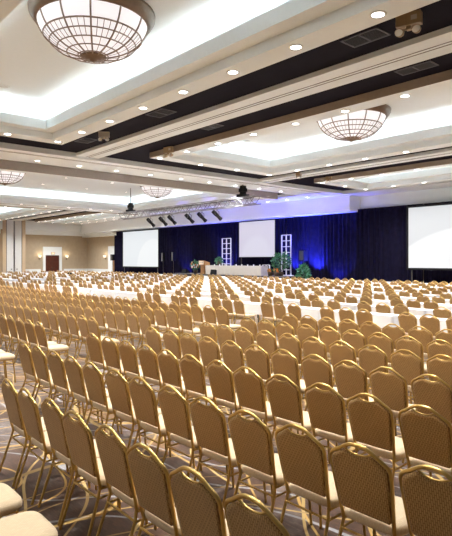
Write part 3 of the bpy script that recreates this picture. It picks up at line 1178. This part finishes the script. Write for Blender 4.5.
def plant(name, x, y, z0, label, cat, rx, rz_, cz, nleaf, leafm, size=.22, pot=True, flowers=None, stem=True):
    t = thing(name, label, cat, (x, y, z0))
    if pot:
        MB().lathe([(0, 0), (.16, 0), (.21, .3), (.19, .32), (.17, .28), (0, .27)], 14).build('pot', POT, t)
    if stem:
        mb = MB()
        for k in range(5):
            a = k * 1.3
            mb.tube([(0, 0, .27 if pot else .02), (.25 * rx * math.cos(a), .25 * rx * math.sin(a), cz * .7), (.6 * rx * math.cos(a), .6 * rx * math.sin(a), cz + .3 * rz_)], [.02, .014, .006], 5)
        mb.build('stem', POT, t)
    mb = MB(); foliage(mb, nleaf, rx, rx * .7, rz_, cz, size, up=.2)
    mb.build('foliage', leafm, t)
    if flowers:
        for mname, fm, nf in flowers:
            for _ in range(nf):
                mb = MB()
                a, e = random.uniform(0, 2 * PI), random.uniform(-.5, .9)
                c = (rx * .95 * math.cos(a) * math.cos(e), -abs(rx * .7 * math.sin(a)) * math.cos(e), cz + rz_ * .95 * math.sin(e))
                for k in range(6):
                    b2 = k * PI / 3
                    q = .085
                    mb.add([c, (c[0] + q * math.cos(b2), c[1] - .03, c[2] + q * math.sin(b2)), (c[0] + q * math.cos(b2 + .9), c[1] - .03, c[2] + q * math.sin(b2 + .9))], [(0, 1, 2)])
                mb.build(mname, fm, t)
    return t


p = at_y(195.0, 0, 29.6)
plant('floral_arrangement', p[0] - .1, 29.75, SZ, 'flower arrangement with orange and white blooms beside the lectern', 'flowers', .54, .42, .75, 230, LEAF, .15, True,
      [('orange_bloom', PETALO, 9), ('white_bloom', PETALW, 9)])
p = at_y(218.5, 0, 30.05)
plant('potted_fern', p[0], 30.1, HZ, 'leafy green potted fern on the head table near the lectern', 'plant', .36, .26, .42, 170, LEAFB, .16, True)
p = at_y(281.0, 0, 30.1)
plant('ficus_plant', p[0], 30.1, SZ, 'bushy green potted ficus in front of the right lattice column', 'plant', .80, .62, 1.15, 420, LEAF, .2, True)
p = at_y(270.5, 0, 29.6)
plant('flowering_plant', p[0], 29.58, SZ, 'low potted plant with orange blooms beside the head table', 'plant', .21, .16, .42, 80, LEAF, .10, True, [('orange_bloom', PETALO, 9)])
p = at_y(276.8, 0, 29.6)
plant('flowering_plant', p[0], 29.58, SZ, 'low potted plant with orange blooms, the right one of two', 'plant', .21, .16, .42, 80, LEAF, .10, True, [('orange_bloom', PETALO, 9)])
p = at_y(302.5, 0, 30.4)
plant('shrub_plant', p[0] + .1, 30.4, 0, 'upright leafy green plant on the floor right of the stage', 'plant', .50, .72, 1.0, 380, LEAFB, .22, True)

# speakers and monitors
p = at_y(303.3, 250.2, 32.0)
t = thing('hanging_speaker', 'black box loudspeaker against the blue lit drape', 'loudspeaker', (p[0], 32.0, p[2] - .83))
MB().box(-.24, .24, -.22, .22, 0, .82).build('cabinet', BLACK, t)
MB().box(-.20, .20, -.235, -.22, .05, .77).build('grille', mat('speaker grille', (.045, .045, .05), .7), t)
MB().tube([(0, .05, -p[2] + .83 + .02), (0, .05, 0)], .03, 8).tube([(-.3, .05, -p[2] + .85), (.3, .05, -p[2] + .85)], .02, 6).build('stand_pole', STEEL, t)
for n, (px, py) in enumerate(((163.2, 252.5), (173.4, 251.8))):
    p = at_y(px, py, 31.7)
    t = thing('column_speaker', 'slim black column loudspeaker right of the left screen, %s one' % ('left' if n == 0 else 'right'), 'loudspeaker', (p[0], 31.7, p[2] - .95), 0, 'column speakers')
    MB().box(-.15, .15, -.15, .15, 0, .95).build('cabinet', BLACK, t)
    MB().box(-.11, .11, -.165, -.15, .06, .89).build('grille', mat('column grille', (.10, .10, .11), .6), t)
    MB().tube([(0, 0, -p[2] + .97), (0, 0, 0)], .025, 8).box(-.28, .28, -.28, .28, -p[2] + .95, -p[2] + .98).build('stand_pole', STEEL, t)
p = at_y(113.2, 254.5, 32.75)
t = thing('column_speaker', 'slim black loudspeaker in front of the white surround by the drape', 'loudspeaker', (p[0], 32.7, 2.05))
MB().box(-.26, .26, -.2, .2, 0, .75).build('cabinet', BLACK, t)
MB().box(-.21, .21, -.215, -.2, .05, .7).build('grille', mat('grille', (.05, .05, .05), .7), t)
MB().tube([(0, 0, -2.04), (0, 0, 0)], .03, 8).box(-.3, .3, -.25, .25, -2.05, -2.02).build('stand_pole', STEEL, t)


def wedge(x, y, z, label):
    t = thing('floor_monitor', label, 'loudspeaker', (x, y, z), 0, 'black floor monitors')
    w = .34
    MB().add([(-w, -.25, 0), (w, -.25, 0), (w, .25, 0), (-w, .25, 0), (-w, -.16, .42), (w, -.16, .42), (w, .25, .16), (-w, .25, .16)],
             [(3, 2, 1, 0), (4, 5, 6, 7), (0, 1, 5, 4), (1, 2, 6, 5), (2, 3, 7, 6), (3, 0, 4, 7)]).build('cabinet', BLACK, t)
    MB().add([(-w + .05, -.12, .40), (w - .05, -.12, .40), (w - .05, .22, .19), (-w + .05, .22, .19)], [(0, 1, 2, 3)]).build('grille', STEEL, t)


wedge(at_y(213, 0, 29.42)[0], 29.37 + .24, SZ, 'black wedge monitor before the head table skirt, the left one')
wedge(at_y(180.5, 0, 29.3)[0], 29.9, SZ, 'black wedge monitor on the stage left of the flowers')

p = at_y(391.5, 284, 29.75)
t = thing('underside_box', 'dark box standing in for the shaded table underside, left of the right screen', 'case', (p[0], 29.75, 0))  # added dark box in place of the shade under the table end
MB().box(-.5, .5, -.3, .3, .06, .66).box(-.52, .52, -.32, .32, .44, .47).build('shell', BLACK, t)
for q in (-1, 1):
    MB().tube([(q * .18 - .08, -.30, .30), (q * .18 - .08, -.35, .28), (q * .18 + .08, -.35, .28), (q * .18 + .08, -.30, .30)], .012, 6).build('handle', STEEL, t)
for qx in (-.4, .4):
    for qy in (-.22, .22):
        MB().lathe([(0, 0), (.03, 0), (.04, .06), (0, .06)], 10, c=(qx, qy, 0)).build('caster', STEEL, t)

# ------------------------------------------------------------------ truss with hoists and spotlights
YTR = 22.4
zt0 = HC + (CY - 203.6) * (YTR / CA) / F
txa, txb = at_y(121, 0, YTR)[0], at_y(258, 0, YTR)[0]
t = thing('lighting_truss', 'silver box truss hanging across the front of the stage', 'truss', ((txa + txb) / 2, YTR, zt0))
tl = (txb - txa) / 2
mb = MB()
q = .24
for sy in (-1, 1):
    for sz in (-1, 1):
        mb.tube([(-tl, sy * q, sz * q), (tl, sy * q, sz * q)], .034, 6)
n = int(2 * tl / .5)
for i in range(n):
    x0_, x1_ = -tl + i * 2 * tl / n, -tl + (i + 1) * 2 * tl / n
    s = 1 if i % 2 else -1
    for sy in (-1, 1):
        mb.tube([(x0_, sy * q, -s * q), (x1_, sy * q, s * q)], .02, 5)
    for sz in (-1, 1):
        mb.tube([(x0_, -s * q, sz * q), (x1_, s * q, sz * q)], .018, 5)
mb.build('lattice', ALU, t)
for px, lab in ((130.6, 'black chain hoist holding the left end of the truss'), (242.9, 'black chain hoist holding the right end of the truss')):
    x = at_y(px, 0, YTR)[0]
    t = thing('chain_hoist', lab, 'hoist', (x, YTR, zt0 + .275), 0, 'truss hoists')
    H = ZS + .3 - zt0 - .27
    H = min(H, HC + 4.66 + .6 - zt0 - .27)
    MB().box(-.15, .15, -.14, .14, .16, .70).box(-.21, .21, -.17, .17, .32, .54).build('motor', BLACK, t)
    MB().tube([(0, 0, .6), (0, 0, (ZS + RISE if px < 200 else HC + 4.68) - zt0 - .28)], .03, 6).build('chain', STEEL, t)
    MB().box(-.26, .26, -.30, .30, .015, .16).build('clamp', BLACK, t)

spots = [(150.8, 222.5), (163, 221.3), (172, 220), (189.5, 218.5), (202, 217.2), (217, 215.3)]
for n, (px, py) in enumerate(spots):
    x = at_y(px, 0, YTR)[0]
    zc = HC + (CY - py) * proj(x, YTR, 0)[2] / F
    t = thing('stage_spotlight', 'black stage spotlight under the truss, %s from the left' % nth(n + 1), 'spotlight', (x, YTR, zc), 0, 'truss spotlights')
    ax = Vector((.62, .35, -.70)).normalized()
    mb = MB()
    pts = [tuple(ax * d_) for d_ in (-.42, -.40, -.2, -.05, .1, .35, .40)]
    mb.tube(pts, [.07, .13, .14, .13, .10, .125, .13], 12)
    mb.build('barrel', BLACK, t)
    top = zt0 - .24 - .036 - zc
    MB().tube([(0, -.17, 0), (0, -.17, .25), (0, 0, .3), (0, .17, .25), (0, .17, 0)], .018, 6).tube([(0, 0, .3), (0, 0, top)], .022, 6).build('yoke', STEEL, t)

# ------------------------------------------------------------------ stage lights
def spot(loc, target, energy, col, size, blend=.6, soft=.15):
    ld = bpy.data.lights.new('stage_wash', 'SPOT')
    ld.energy = energy; ld.color = col; ld.spot_size = size; ld.spot_blend = blend; ld.shadow_soft_size = soft
    o = link('stage_wash', ld, None, loc)
    o.rotation_euler = (Vector(target) - Vector(loc)).to_track_quat('-Z', 'Y').to_euler()
    return o


BLUE = (.05, .07, 1.0)
for x, e in ((-26.3, 5200), (-28.6, 3200), (-36.8, 1700), (-24.3, 1000), (-43, 700)):
    spot((x, 31.9, .95 if -41 < x < -25.6 else .12), (x, 32.72, 3.6), e, BLUE, math.radians(95))
for x in (-25.0, -28.5, -32.0, -35.5):
    spot((x, 22.4, HC + 4.05), (x, 31.7, HC + 4.5), 520, (.35, .25, 1.0), math.radians(34), 1)
# light for chairs under the beam track comes from the beam row and the added raised lines

# ------------------------------------------------------------------ world and view
w = bpy.data.worlds.new('World'); sc.world = w
w.use_nodes = True
w.node_tree.nodes['Background'].inputs['Color'].default_value = (.5, .5, .5, 1)
w.node_tree.nodes['Background'].inputs['Strength'].default_value = .1
vs_ = sc.view_settings
sc.display_settings.display_device = 'sRGB'
vs_.view_transform = 'Standard'
vs_.look = 'None'
vs_.gamma = 1
vs_.use_curve_mapping = False
vs_.exposure = 0.27
